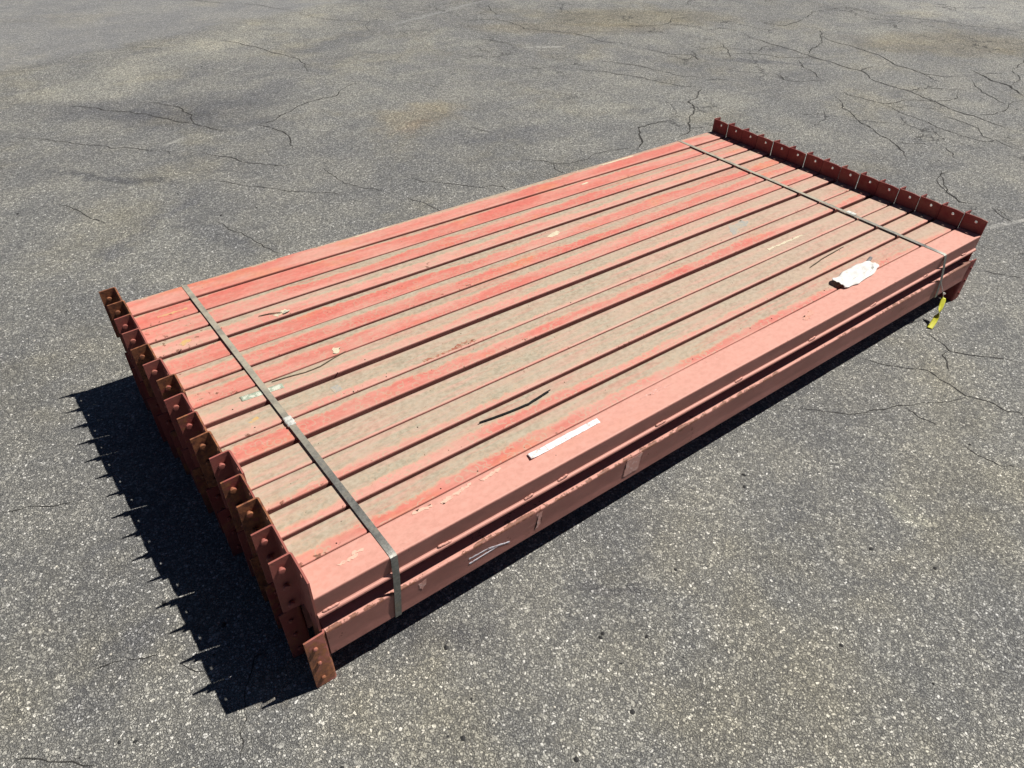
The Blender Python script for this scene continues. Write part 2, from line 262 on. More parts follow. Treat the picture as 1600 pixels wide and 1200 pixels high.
    nearx = s.math('ADD', edgez, s.math('MAXIMUM', s.ramp(x, .28, 0., 0, .07), s.ramp(x, 2.9, 3.08, 0, .06)))
    rust = s.ramp(s.math('ADD', s.math('ADD', rn, nearx), s.math('MULTIPLY', s.math('ADD', rmask, -.5), .35)), .71 if top else .665, .74 if top else .695)
    c = s.mix(s.math('MULTIPLY', rust, .8), c, s.mix(s.ramp(grain, .35, .65), (.085, .035, .022), (.19, .075, .035)))
    bp = s.noise(s.vmap(P, (1, 3, 3)), 12, 3, .5)
    nrm = s.bump(bp, .0012, .6); nrm = s.bump(s.math('ADD', grain, s.math('MULTIPLY', rust, -1.2)), .0004, .6, nrm)
    ro = s.ramp(fine, .3, .7, .50, .72)
    return s.fin(c, ro, 0, nrm, .35)
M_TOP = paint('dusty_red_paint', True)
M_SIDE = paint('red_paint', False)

def conn_paint():
    s = NT('rusty_red_plate'); O = s.tc.outputs['Object']
    oi = s.n.new('ShaderNodeObjectInfo'); cr = s.n.new('ShaderNodeSeparateColor'); s.l.new(oi.outputs['Color'], cr.inputs[0])
    rusty, tone, seed = cr.outputs
    P = s.vadd(O, s.comb(s.math('MULTIPLY', seed, 17.), s.math('MULTIPLY', seed, 29.), seed))
    a = s.noise(P, 16, 5, .66); b = s.noise(P, 60, 4, .7); g = s.noise(P, 300, 2, .6)
    c = s.mix(tone, (.20, .032, .030), (.44, .17, .135))
    c = s.mix(s.ramp(a, .42, .66, 0, .45), c, (.30, .12, .08))
    rr = s.math('ADD', s.math('MULTIPLY', a, .6), s.math('ADD', s.math('MULTIPLY', b, .4), s.math('MULTIPLY', s.math('ADD', rusty, -.5), .42)))
    rust = s.ramp(rr, .53, .60)
    rc = s.mix(s.ramp(b, .35, .65), (.11, .048, .028), (.34, .14, .06))
    c = s.mix(s.math('MULTIPLY', rust, .85), c, rc)
    nrm = s.bump(s.math('ADD', b, s.math('MULTIPLY', g, .4)), .0009, .8)
    return s.fin(c, s.ramp(b, .3, .7, .55, .8), 0, nrm, .3)
M_CONN = conn_paint()

def steel():
    s = NT('strapping_steel'); O = s.tc.outputs['Object']
    x, y, z = s.sep(O)
    n = s.noise(O, 18, 5, .7); f = s.noise(O, 120, 3, .7); l = s.noise(s.vmap(O, (1, 1, 1)), 5, 3, .6)
    geo = s.n.new('ShaderNodeNewGeometry'); upf = s.ramp(s.sep(geo.outputs['Normal'])[2], .5, .9)
    dustf = s.math('MULTIPLY', s.math('MULTIPLY', s.ramp(s.math('ADD', y, s.math('MULTIPLY', l, .5)), .45, 1.05, .18, .85), upf), s.ramp(n, .25, .6, .55, 1))
    c = s.mix(s.ramp(f, .3, .7), (.16, .165, .16), (.26, .265, .25))
    c = s.mix(s.math('MULTIPLY', s.ramp(n, .5, .68), .6), c, (.24, .20, .13))
    c = s.mix(dustf, c, (.42, .38, .29))
    return s.fin(c, s.ramp(n, .3, .7, .38, .62), s.math('SUBTRACT', .75, s.math('MULTIPLY', dustf, .75)), s.bump(f, .0004), .5)
M_STEEL = steel()
M_SEAL = flat('bright_seal', (.66, .67, .62), .45, 90, .3, .35, .0006)
def paper(name, base, dirt, k, t=.52):
    s = NT(name); O = s.tc.outputs['Object']; n = s.noise(O, 60, 5, .7); m = s.noise(O, 190, 4, .7)
    c = s.mix(s.math('MULTIPLY', s.ramp(n, t, t+.09), k), base, dirt)
    return s.fin(c, .85, 0, s.bump(m, .0008))
M_PAPER = paper('white_paper', (.70, .69, .66), (.55, .50, .44), .35)
M_LABEL = paper('torn_white_label', (.82, .80, .80), (.45, .36, .31), .8)
M_GREEN = paper('pale_green_label', (.58, .60, .50), (.27, .33, .25), .9, .44)
M_CREAM = paper('cream_residue', (.62, .55, .40), (.45, .36, .26), .7)
M_BLUE = paper('faded_blue_residue', (.34, .33, .30), (.42, .36, .28), .95, .46)
M_RUST = paper('rust_stain', (.34, .13, .085), (.44, .33, .235), .9, .46); M_CHALK = paper('white_chalk', (.72, .72, .78), (.38, .22, .22), .6)
M_FILM = paper('clear_sticker_residue', (.56, .30, .25), (.66, .46, .41), .8); M_SCUFF = paper('pale_scuff_paint', (.66, .44, .34), (.60, .34, .27), .9)
M_BLACK = flat('black_rubber', (.010, .010, .010), .6, 60)
M_TWIG = flat('dry_twig', (.10, .075, .05), .8, 80)
M_LEAF = flat('dry_leaf', (.42, .40, .32), .8, 80)
def tagmat():
    s = NT('yellow_tag'); O = s.tc.outputs['Object']; n = s.noise(O, 90, 3, .6)
    u = s.sep(s.tc.outputs['UV'])
    pr = s.math('MULTIPLY', s.ramp(s.noise(s.vmap(s.tc.outputs['UV'], (26, 7, 1)), 1.6, 3, .8), .60, .64), s.math('MULTIPLY', s.ramp(u[1], .62, .66), s.ramp(u[1], .95, .9)))
    c = s.mix(s.ramp(n, .3, .7), (.62, .60, .035), (.74, .73, .09))
    c = s.mix(s.math('MULTIPLY', pr, .7), c, (.10, .09, .05))
    return s.fin(c, .45)
M_TAG = tagmat()
M_WIRE = flat('tie_wire', (.62, .62, .60), .35, 60, .15, .8)
M_HOLE = flat('pinhole_dark', (.012, .010, .010), 1, 60)

# ------------------------------------------------------------------ object helpers
def link(name, mesh, mat=None, parent=None):
    o = bpy.data.objects.new(name, mesh); col.objects.link(o)
    if mat and not mesh.materials: mesh.materials.append(mat)
    if parent: o.parent = parent
    return o
def tag(o, label, cat, group=None):
    o['label'] = label; o['category'] = cat
    if group: o['group'] = group
def bmm(bm, name, smooth=None):
    bmesh.ops.recalc_face_normals(bm, faces=bm.faces[:])
    me = bpy.data.meshes.new(name); bm.to_mesh(me); bm.free()
    if smooth is not None:
        for p in me.polygons: p.use_smooth = True
        me.set_sharp_from_angle(angle=R(smooth))
    return me
def empty(name, loc=(0,0,0)):
    o = bpy.data.objects.new(name, None); o.location = loc; o.empty_display_size = .05; col.objects.link(o); return o
def tube(pts, rad, seg=6, name='tube'):
    bm = bmesh.new(); rings = []
    for i, p in enumerate(pts):
        p = Vector(p); d = (Vector(pts[min(i+1, len(pts)-1)]) - Vector(pts[max(i-1, 0)])).normalized()
        a = d.cross(Vector((0,0,1)));  a = a.normalized() if a.length > .05 else Vector((1,0,0)); b = d.cross(a)
        rr = rad[i] if isinstance(rad, (list, tuple)) else rad
        rings.append([bm.verts.new(p + rr*(math.cos(t*2*math.pi/seg)*a + math.sin(t*2*math.pi/seg)*b)) for t in range(seg)])
    for r0, r1 in zip(rings, rings[1:]):
        for t in range(seg): bm.faces.new((r0[t], r0[(t+1)%seg], r1[(t+1)%seg], r1[t]))
    bm.faces.new(rings[0]); bm.faces.new(rings[-1])
    return bmm(bm, name, 50)
def patch(outline, z, th, name, jag=.0, seed=1):
    """thin flat solid from an outline in x,y"""
    rnd = random.Random(seed); pts = []
    n = len(outline)
    for i in range(n):
        a = Vector(outline[i]); b = Vector(outline[(i+1) % n]); k = max(1, int((b-a).length/.006)) if jag else 1
        for j in range(k):
            q = a.lerp(b, j/k); pts.append((q.x + rnd.uniform(-jag, jag), q.y + rnd.uniform(-jag, jag)))
    bm = bmesh.new(); lo = [bm.verts.new((x, y, z)) for x, y in pts]; hi = [bm.verts.new((x, y, z+th)) for x, y in pts]
    f = bm.faces.new(hi); g = bm.faces.new(list(reversed(lo)))
    for i in range(len(pts)): bm.faces.new((lo[i], lo[(i+1) % len(pts)], hi[(i+1) % len(pts)], hi[i]))
    bmesh.ops.triangulate(bm, faces=[f, g])
    return bmm(bm, name)

# ------------------------------------------------------------------ ground
bm = bmesh.new()
bmesh.ops.create_grid(bm, x_segments=8, y_segments=8, size=500)
g = link('asphalt_ground', bmm(bm, 'asphalt_ground'), M_ASPH); g['kind'] = 'structure'

# cracks: open irregular fissures traced on the pavement
bm = bmesh.new()
def refine(pts, it, amp):
    for k in range(it):
        o = [pts[0]]
        for a, b in zip(pts, pts[1:]):
            d = (b-a); n_ = Vector((-d.y, d.x)); o.append((a+b)/2 + n_*random.uniform(-amp, amp)); o.append(b)
        pts = o
    return pts
for w, l in CRACKS:
    pts = [Vector(p) for p in l]
    dist = sum(((p - Vector((-.18, -.97))).length for p in pts))/len(pts)
    it = 3 if sum((b-a).length for a, b in zip(pts, pts[1:]))/max(1, len(pts)-1) > .12 else 2
    pts = refine(pts, it, .11)
    n = len(pts); prev = None
    for i, p in enumerate(pts):
        d = (pts[min(i+1, n-1)] - pts[max(i-1, 0)]);  d = d.normalized() if d.length > 1e-6 else Vector((1, 0)); nn = Vector((-d.y, d.x))
        t = i/(n-1); ww = w*(.0013 + .00052*dist)*(min(1, 6*t, 6*(1-t))*.85 + .1)*random.choice((.5, .7, .9, 1.1, 1.3))
        a = bm.verts.new((*(p + nn*ww), .0012)); b = bm.verts.new((*(p - nn*ww), .0012))
        if prev: bm.faces.new((prev[0], prev[1], b, a))
        prev = (a, b)
me = bmm(bm, 'pavement_cracks'); 
for p in me.polygons:
    if p.normal.z < 0: p.flip()
ck = link('pavement_cracks', me, M_CRACK, g); ck['kind'] = 'stuff'

def pebble(bm, x, y, z, r, rnd):
    s_ = [rnd.uniform(.7, 1.25) for _ in range(3)]; a = rnd.uniform(0, 6.28)
    v = bmesh.ops.create_icosphere(bm, subdivisions=1, radius=r)['verts']
    for q in v:
        c = q.co; k = 1 + rnd.uniform(-.16, .16)
        X = c.x*s_[0]*k; Y = c.y*s_[1]*k
        q.co = Vector((x + X*math.cos(a) - Y*math.sin(a), y + X*math.sin(a) + Y*math.cos(a), z + c.z*.55*s_[2]))
rnd = random.Random(3)
for mat, n, rr in ((M_STONE_P, 900, (.0016, .0042)), (M_STONE_G, 700, (.002, .005)), (M_STONE_D, 110, (.003, .008))):
    bm = bmesh.new(); k = 0
    while k < n:
        d = .9 + 8.5*rnd.random()**1.7; a = rnd.uniform(R(-5), R(110))
        x = -.18 + d*math.cos(a)*.9 - .3; y = -.97 + d*math.sin(a)*.9
        if -.02 < x < 3.12 and -.02 < y < 1.55: continue
        pebble(bm, x, y, .0, rnd.uniform(*rr), rnd); k += 1
    o = link('loose_grit', bmm(bm, 'loose_grit'), mat, g); o['kind'] = 'stuff'

# ------------------------------------------------------------------ rack beams
PIT = .10033; W = 15*PIT; HT = .3332; TT = .4004; HC = .1976; LEG = .055
def beam_profile(w, inverted, lip=True):
    """closed outline in (y,z); the beam sits y 0..w, z 0 at the bottom .. .1 at the top, as placed"""
    def arc(cx, cy, r, a0, a1, n=6): return [(cx + r*math.cos(R(a0+(a1-a0)*i/n)), cy + r*math.sin(R(a0+(a1-a0)*i/n))) for i in range(n+1)]
    r = .0085
    if inverted:
        rn_ = .0055; p = arc(rn_, .1-rn_, rn_, 180, 90) + arc(w-r, .1-r, r, 90, 0)
        p += arc(w-r, r, r, 0, -90) + arc(.034+r, r, r, 270, 180)
        p += [(.034, .026), (.002, .026)] + arc(-.001, .0335, .0065, 270, 90, 6) + [(.0012, .042)]
    else:
        p = arc(.004, .004, .004, 270, 180, 3)[0:] if False else []
        p = arc(.006, .1-.006, .006, 180, 90) + arc(w-.034-r, .1-r, r, 90, 0)
        p += [(w-.034, .072)] + arc(w-r, .072-r, r, 90, 0) + arc(w-r, r, r, 0, -90) + arc(.006, .006, .006, 270, 180)
        p += [(0.0012, .030), (.0012, .036)]
    return p
def rail_mesh(x0, x1, w, inverted, seed):
    bm = bmesh.new(); prof = beam_profile(w, inverted); rings = []
    n = 24
    for i in range(n+1):
        x = x0 + (x1-x0)*i/n
        dz = .0009*mnoise.noise((x*1.3, seed*7.7, 0)); dy = .0020*mnoise.noise((x*1.1, seed*3.3, 5))
        rings.append([bm.verts.new((x, y+dy, z+dz)) for y, z in prof])
    m = len(prof)
    for a, b in zip(rings, rings[1:]):
        for j in range(m): bm.faces.new((a[j], a[(j+1)%m], b[(j+1)%m], b[j]))
    bm.faces.new(rings[0]); bm.faces.new(rings[-1])
    return bmm(bm, 'rail_body')
def connector_mesh(w, sx, top, hole=True):
    """L-shaped end plate. origin: plate outer face line x=0, y 0..w, z 0..HC; the leg points away from the rail"""
    t = .0048; r = .008; yh = .42*w if top else .58*w
    path = [(0, 0), (0, yh-.011), (0, yh+.011), (0, w-r)]
    path += [(-r + r*math.cos(R(a)), w-r + r*math.sin(R(a))) for a in (22.5, 45, 67.5, 90)] + [(-LEG, w)]
    inner = [(-t, y) if i < 4 else None for i, (x, y) in enumerate(path)]
    ri = r-t
    inner = [(-t, 0), (-t, yh-.011), (-t, yh+.011), (-t, w-r)] + [(-r + ri*math.cos(R(a)), w-r + ri*math.sin(R(a))) for a in (22.5, 45, 67.5, 90)] + [(-LEG, w-t)]
    zh = [.021, HC-.021]
    zs = [0, zh[0]-.011, zh[0]+.011, zh[1]-.011, zh[1]+.011, HC]
    bm = bmesh.new(); G = {}
    for k, pl in ((0, path), (1, inner)):
        for i, (x, y) in enumerate(pl):
            for j, z in enumerate(zs):
                if i == 0 and j in (0, len(zs)-1): z = z + (.004 if j == 0 else -.004)
                if i == len(pl)-1 and j in (0, len(zs)-1): z = z + (.003 if j == 0 else -.003)
                yy = y if top else w-y
                G[k, i, j] = bm.verts.new((x*sx, yy, z))
    ni = len(path); nj = len(zs)
    for i in range(ni-1):
        for j in range(nj-1):
            if i == 1 and j in (1, 3):
                rings = []
                for k in (0, 1):
                    cs = [G[k, 1, j], G[k, 2, j], G[k, 2, j+1], G[k, 1, j+1]]
                    cx = sum((c.co for c in cs), Vector())/4
                    cs2 = {}
                    ring = []
                    for q in range(16):
                        a = q*22.5; ring.append(bm.verts.new((cx.x, cx.y + .0062*math.cos(R(a)), cx.z + .0062*math.sin(R(a)))))
                    for c in cs:
                        a = math.degrees(math.atan2(c.co.z-cx.z, c.co.y-cx.y)) % 360; cs2[int(a//90)] = c
                    for qd in range(4):
                        for q in range(4): bm.faces.new((cs2[qd], ring[qd*4+q], ring[(qd*4+q+1) % 16]))
                        bm.faces.new((cs2[qd], ring[(qd*4+4) % 16], cs2[(qd+1) % 4]))
                    rings.append(ring)
                for q in range(16): bm.faces.new((rings[0][q], rings[0][(q+1)%16], rings[1][(q+1)%16], rings[1][q]))
                continue
            for k in (0, 1): bm.faces.new((G[k,i,j], G[k,i+1,j], G[k,i+1,j+1], G[k,i,j+1]))
    for i in range(ni-1):
        bm.faces.new((G[0,i,0], G[0,i+1,0], G[1,i+1,0], G[1,i,0])); bm.faces.new((G[0,i,nj-1], G[0,i+1,nj-1], G[1,i+1,nj-1], G[1,i,nj-1]))
    for j in range(nj-1):
        bm.faces.new((G[0,0,j], G[0,0,j+1], G[1,0,j+1], G[1,0,j])); bm.faces.new((G[0,ni-1,j], G[0,ni-1,j+1], G[1,ni-1,j+1], G[1,ni-1,j]))
    return bmm(bm, 'end_connector', 40)
def rivet_mesh(sgn):
    """axis along y; head on the sgn side"""
    prof = [(0, -.0085), (.004, -.008), (.0062, -.0064), (.0062, -.0048), (.0052, 0), (.0052, .008), (.0085, .0085), (.0092, .0115), (.0078, .0145), (0, .0155)]
    bm = bmesh.new(); rings = []
    for r_, y in prof:
        rings.append([bm.verts.new((0, y*sgn, 0))] if r_ == 0 else [bm.verts.new((r_*math.cos(k*math.pi/6), y*sgn, r_*math.sin(k*math.pi/6))) for k in range(12)])
    for a, b in zip(rings, rings[1:]):
        for k in range(12):
            if len(a) == 1: bm.faces.new((a[0], b[k], b[(k+1)%12]))
            elif len(b) == 1: bm.faces.new((a[k], a[(k+1)%12], b[0]))
            else: bm.faces.new((a[k], a[(k+1)%12], b[(k+1)%12], b[k]))
    return bmm(bm, 'rivet', 45)
def weld_line(w, x, top):
    """rough fillet where the rail meets the plate"""
    pass
RIV = {1: rivet_mesh(1), -1: rivet_mesh(-1)}
for m_ in RIV.values(): m_.materials.append(M_CONN)
gaps = [.003, .007, .008, .011, .003, .009, .003, .0155, .0025, .0155, .0035, .010, .010, .0035, .0]   # far to near, gap on the near side
# ends of the top layer: measured plate positions
ends = [-.029, -.024, -.023, -.027, -.022, -.011, -.001, -.006, -.001, .005, .020, .014, .019, .018, .018]
drop = [.0005, .006, .004, .0045, .0065, .005, .0035, .0045, .006, .0065, .007, .0055, .006, .0045, .0]
dusts = [.30, .30, .42, .52, .40, .48, .46, .64, .74, .52, .82, .76, .66, .60, .07]
reds = [.62, .72, .66, .40, .72, .66, .62, .42, .34, .55, .30, .36, .42, .62, .10]
TOPLAB = [
 'outermost salmon rail on the far side, cream tape residue on its edge, asphalt beside it',
 'second upper rail from the far side, orange-tinted near its left end',
 'third upper rail from the far side, bright red with a thin dusty edge',
 'fourth upper rail from the far side, with a pale scuff and dry stem on it',
 'fifth upper rail from the far side, bright red with a cream flake halfway along',
 'sixth upper rail from the far side, red with a dusty far edge',
 'seventh upper rail from the far side, with a small pale flake near the left strap',
 'eighth upper rail from the far side, carrying the pale green label under the strap',
 'ninth upper rail from the far side, silt-covered with blue-grey residue patches',
 'red upper rail just nearer than the one with blue-grey residue patches',
 'tan silt-covered upper rail, eleventh from the far side, with a thin cream streak',
 'fourth upper rail from the near side, dusty, just beyond the black rubber strip',
 'third upper rail from the near side, half tan dust, under the dark twig',
 'second upper rail from the near side, orange-red stripe beside a green-grey dusty one',
 'clean salmon-pink upper rail along the near side, carrying the long white label']
rails = {}
yfar = W
variants = {}
def conn(w, sx, top):
    k = (round(w, 4), sx, top)
    if k not in variants:
        variants[k] = connector_mesh(w, sx, top); variants[k].materials.append(M_CONN)
    return variants[k]
PW = PIT - .0001
rnd = random.Random(11)
def add_ends(root, xl, xr, top, i, z):
    for sx, x in ((1, xl), (-1, xr)):
        c = link('end_connector', conn(PW - rnd.choice((0, 0, 0, 0, 0, .0007)), sx, top), None, root)
        c.location = (x, .0006, z)
        if not top and i == 14: c.scale = (1, 1, 1.05)
        if sx == 1 and not (not top and i == 14): c.rotation_euler = (R(rnd.uniform(-.5, .5)), R(rnd.uniform(-.6, .8)), R(rnd.uniform(-1.6, .9)))
        rust = rnd.choice((.2, .3, .45, .62, .8)) if sx == 1 else rnd.uniform(.08, .25)
        tone = rnd.uniform(.1, .4) if sx == 1 else rnd.uniform(0, .12)  # right-end plates toned darker, the shade on them painted into the colour
        if top and sx == 1: rust = (.75, .95, .5, .3, .95, .35, .8, .3, .55, .95, .25, .7, .8, .25, .2)[i]; tone = (.25,.2,.4,.5,.2,.5,.25,.4,.3,.2,.5,.3,.3,.45,.5)[i]
        if not top and i == 14 and sx == 1: rust = .70; tone = .7
        c.color = (rust, tone, rnd.random(), 1)
        yl = PW-.0024 if top else .0024
        for zz in ((HC-.034, HC-.098, .030) if top else (.034, .098, HC-.040)):
            r_ = link('rivet', RIV[-1 if top else 1], None, c)
            r_.location = (-sx*.033, yl, zz); r_.color = (rust, min(1, tone+.1), rnd.random(), 1)
for i in range(15):
    yn = W - (i+1)*PIT
    xl = ends[i]; xr = 3.0792 + rnd.uniform(-.003, .003)
    root = empty('rack_rail', (0, yn, 0))
    tag(root, TOPLAB[i], 'rack rail', 'upper layer of red rack rails strapped side by side')
    w = PIT - gaps[i]
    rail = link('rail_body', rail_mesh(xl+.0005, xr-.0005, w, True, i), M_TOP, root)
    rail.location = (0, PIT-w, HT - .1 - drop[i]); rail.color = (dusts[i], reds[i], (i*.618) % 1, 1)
    rails[i] = (root, rail)
    add_ends(root, xl, xr, True, i, TT-HC-drop[i]*.3)
WORD = ['outermost far', 'second from far', 'third from far', 'fourth from far', 'fifth from far', 'sixth from far', 'seventh from far', 'middle', 'seventh from near', 'sixth from near', 'fifth from near', 'fourth from near', 'third from near', 'second from near', '']
low = {}
for i in range(15):
    yn = W - (i+1)*PIT
    xl = ends[i] - .006 + rnd.uniform(-.008, .005); xr = 3.081 + rnd.uniform(-.006, .004)
    if i == 14: xl = .024; xr = 3.086; yn = -.0095
    root = empty('rack_rail', (0, yn, 0))
    if i == 14: tag(root, 'lower front rail nearest the viewer, brown-shaded face with white chalk strokes and rusty corner plate', 'rack rail', 'lower layer of red rack rails')
    else: tag(root, '%s rail of the bottom layer, only its dark red end plates showing' % WORD[i], 'rack rail', 'lower layer of red rack rails')
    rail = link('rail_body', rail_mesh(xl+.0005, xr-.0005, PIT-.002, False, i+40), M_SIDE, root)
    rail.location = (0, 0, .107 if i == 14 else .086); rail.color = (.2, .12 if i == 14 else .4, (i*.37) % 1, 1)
    low[i] = (root, rail)
    add_ends(root, xl, xr, False, i, .0005)

# stitch welds along the lip of the near upper beam
r15 = rails[14][0]
bm = bmesh.new()
for k in range(5):
    v = bmesh.ops.create_icosphere(bm, subdivisions=2, radius=.0055)['verts']
    for q in v: q.co = Vector((q.co.x*1.7 + (k-2)*.0062, q.co.y*.75, q.co.z*.95 + .001*math.sin(k*2.1)))
wm = bmm(bm, 'weld_bead', 60); wm.materials.append(M_SIDE)
for k, x in enumerate([.052, .362, .629, .748, 1.135, 1.50, 1.90, 2.287, 2.668, 2.98]):
    o = link('weld_bead', wm, None, r15); o.location = (x, .0014-.002, HT-.0595); o.color = (0, .05, k*.13, 1)
    o.scale = (rnd.uniform(.7, 1.1), 1, rnd.uniform(.8, 1.15)); o.rotation_euler = (0, rnd.uniform(-.15, .15), 0)

# pinholes in the tops
for i, xs in {7: [(.522,.728),(.421,.717),(.841,.707),(.949,.712),(1.259,.708),(1.784,.712),(.095,.735)], 8: [(.537,.614),(.421,.608),(.966,.624),(.845,.612),(1.289,.610),(2.12,.615),(1.814,.621),(.12,.625)],
              13: [(.13,.116),(.428,.119),(.542,.115),(1.398,.121),(1.698,.127),(1.81,.121),(2.132,.126),(2.554,.123)], 11: [(.499,.358)], 3: [(.057,1.113)]}.items():
    root = rails[i][0]
    zt = HT - drop[i]
    hm = patch([(.0022*math.cos(k*.785), .0022*math.sin(k*.785)) for k in range(8)], 0, .0014, 'pinhole')
    hm.materials.append(M_HOLE)
    for x, y in xs:
        o = link('pinhole', hm, None, root); o.location = (x, y - root.location.y, zt-.0008)

# flat residues on beams
def on_beam(i, name, outline, mat, jag=.0015, th=.0003, seed=1, label=None, dz=-.0002):
    root = rails[i][0]; me = patch([(x, y-root.location.y) for x, y in outline], HT - drop[i] + dz, th + .0007, name, jag, seed)
    o = link(name, me, mat, root)
    if label: o['label'] = label
    return o
def rot_rect(cx, cy, l, w, a=0):
    c, s_ = math.cos(R(a)), math.sin(R(a))
    return [(cx + u*l/2*c - v*w/2*s_, cy + u*l/2*s_ + v*w/2*c) for u, v in ((-1,-1),(1,-1),(1,1),(-1,1))]
on_beam(0, 'tape_residue', rot_rect(2.34, 1.483, .22, .010), M_CREAM, .0012, seed=2)
on_beam(0, 'tape_residue', rot_rect(.95, 1.488, .16, .005), M_CREAM, .001, seed=3)
on_beam(4, 'paint_flake', [(1.53, 1.050), (1.56, 1.064), (1.60, 1.072), (1.605, 1.056), (1.58, 1.040), (1.55, 1.040)], M_CREAM, .002, seed=4)
on_beam(1, 'paint_flake', rot_rect(2.02, 1.37, .04, .012, 5), M_CREAM, .002, seed=14)
on_beam(6, 'paint_flake', rot_rect(.468, .826, .03, .022, 60), M_CREAM, .004, seed=5)
on_beam(3, 'pale_scuff', rot_rect(.405, 1.135, .05, .018, 20), M_CREAM, .004, seed=6)
on_beam(10, 'cream_streak', rot_rect(2.335, .452, .23, .010, -1), M_CREAM, .003, seed=7)
on_beam(8, 'label_residue', [(2.20, .618), (2.25, .622), (2.26, .645), (2.32, .640), (2.36, .665), (2.34, .688), (2.28, .680), (2.25, .690), (2.22, .655)], M_BLUE, .003, seed=8, label='faded blue-grey label residue')
on_beam(8, 'label_residue', rot_rect(.385, .650, .028, .030, 8), M_BLUE, .002, seed=9, label='small blue-grey label residue')
on_beam(14, 'dirt_smear', rot_rect(1.16, .075, .10, .004, 3), M_FILM, .0008, seed=10)
on_beam(14, 'dirt_smear', rot_rect(1.20, .068, .09, .003, 1), M_FILM, .0008, seed=12)
for k, (x, y, l) in enumerate([(.13, .052, .05), (.16, .062, .03), (.45, .078, .10), (.56, .082, .07), (.35, .082, .06)]):
    on_beam(14, 'scratch_mark', rot_rect(x, y, l, .009, rnd.uniform(-4, 6)), M_SCUFF, .0035, seed=20+k)

on_beam(8, 'rust_stain', rot_rect(.775, .6165, .20, .010, 0), M_RUST, .003, seed=31, th=.0001)
on_beam(8, 'rust_stain', rot_rect(.84, .626, .08, .008, 0), M_RUST, .003, seed=32, th=.0001)
on_beam(14, 'rust_stain', rot_rect(1.93, .055, .07, .016, 15), paper('orange_scuff', (.58, .27, .19), (.60, .33, .26), .9, .42), .004, seed=33, th=.0001)
on_beam(1, 'rust_stain', rot_rect(.10, 1.352, .10, .010, 0), paper('ochre_scuff', (.58, .34, .17), (.58, .26, .17), .9, .44), .003, seed=34, th=.0001)
on_beam(3, 'rust_stain', rot_rect(.085, 1.15, .035, .022, 30), paper('yellow_scuff', (.56, .36, .15), (.50, .36, .22), .9, .46), .004, seed=35, th=.0001)
on_beam(8, 'rust_stain', rot_rect(.13, .655, .03, .012, 20), paper('yellow_scuff', (.56, .36, .15), (.50, .36, .22), .9, .46), .003, seed=36, th=.0001)
# chalk strokes and sticker residue on the near lower beam
def face_patch(pts, name, mat, y=-.0009, seed=1, jag=.0006):
    rnd_ = random.Random(seed); P = []
    for i in range(len(pts)):
        a = Vector(pts[i]); b = Vector(pts[(i+1) % len(pts)]); k = max(1, int((b-a).length/.006))
        for j in range(k): q = a.lerp(b, j/k); P.append((q.x+rnd_.uniform(-jag, jag), q.y+rnd_.uniform(-jag, jag)))
    bm = bmesh.new(); A_ = [bm.verts.new((x, y, z+.020)) for x, z in P]; B_ = [bm.verts.new((x, y+.0016, z+.020)) for x, z in P]
    f = bm.faces.new(A_); h = bm.faces.new(B_)
    for i in range(len(P)): bm.faces.new((A_[i], A_[(i+1)%len(P)], B_[(i+1)%len(P)], B_[i]))
    bmesh.ops.triangulate(bm, faces=[f, h])
    return link(name, bmm(bm, name), mat, low[14][0])
def stroke(p, q, w, name, seed):
    p = Vector(p); q = Vector(q); d = (q-p).normalized(); n_ = Vector((-d.y, d.x))*w/2
    face_patch([p+n_, q+n_*.6, q-n_*.6, p-n_], name, M_CHALK, seed=seed)
stroke((.428, .150), (.490, .1475), .0050, 'chalk_stroke', 1)
stroke((.488, .1470), (.562, .122), .0065, 'chalk_stroke', 2)
stroke((.428, .129), (.520, .1330), .0045, 'chalk_stroke', 3)
face_patch([(1.000, .180), (1.065, .180), (1.055, .112), (.995, .112)], 'sticker_residue', M_FILM, seed=5, jag=.002)
face_patch([(.655, .175), (.675, .172), (.668, .118), (.652, .112), (.658, .14)], 'sticker_residue', M_FILM, seed=6, jag=.003)
face_patch([(.275, .168), (.300, .172), (.296, .150), (.28, .138)], 'sticker_residue', M_FILM, seed=7, jag=.003)

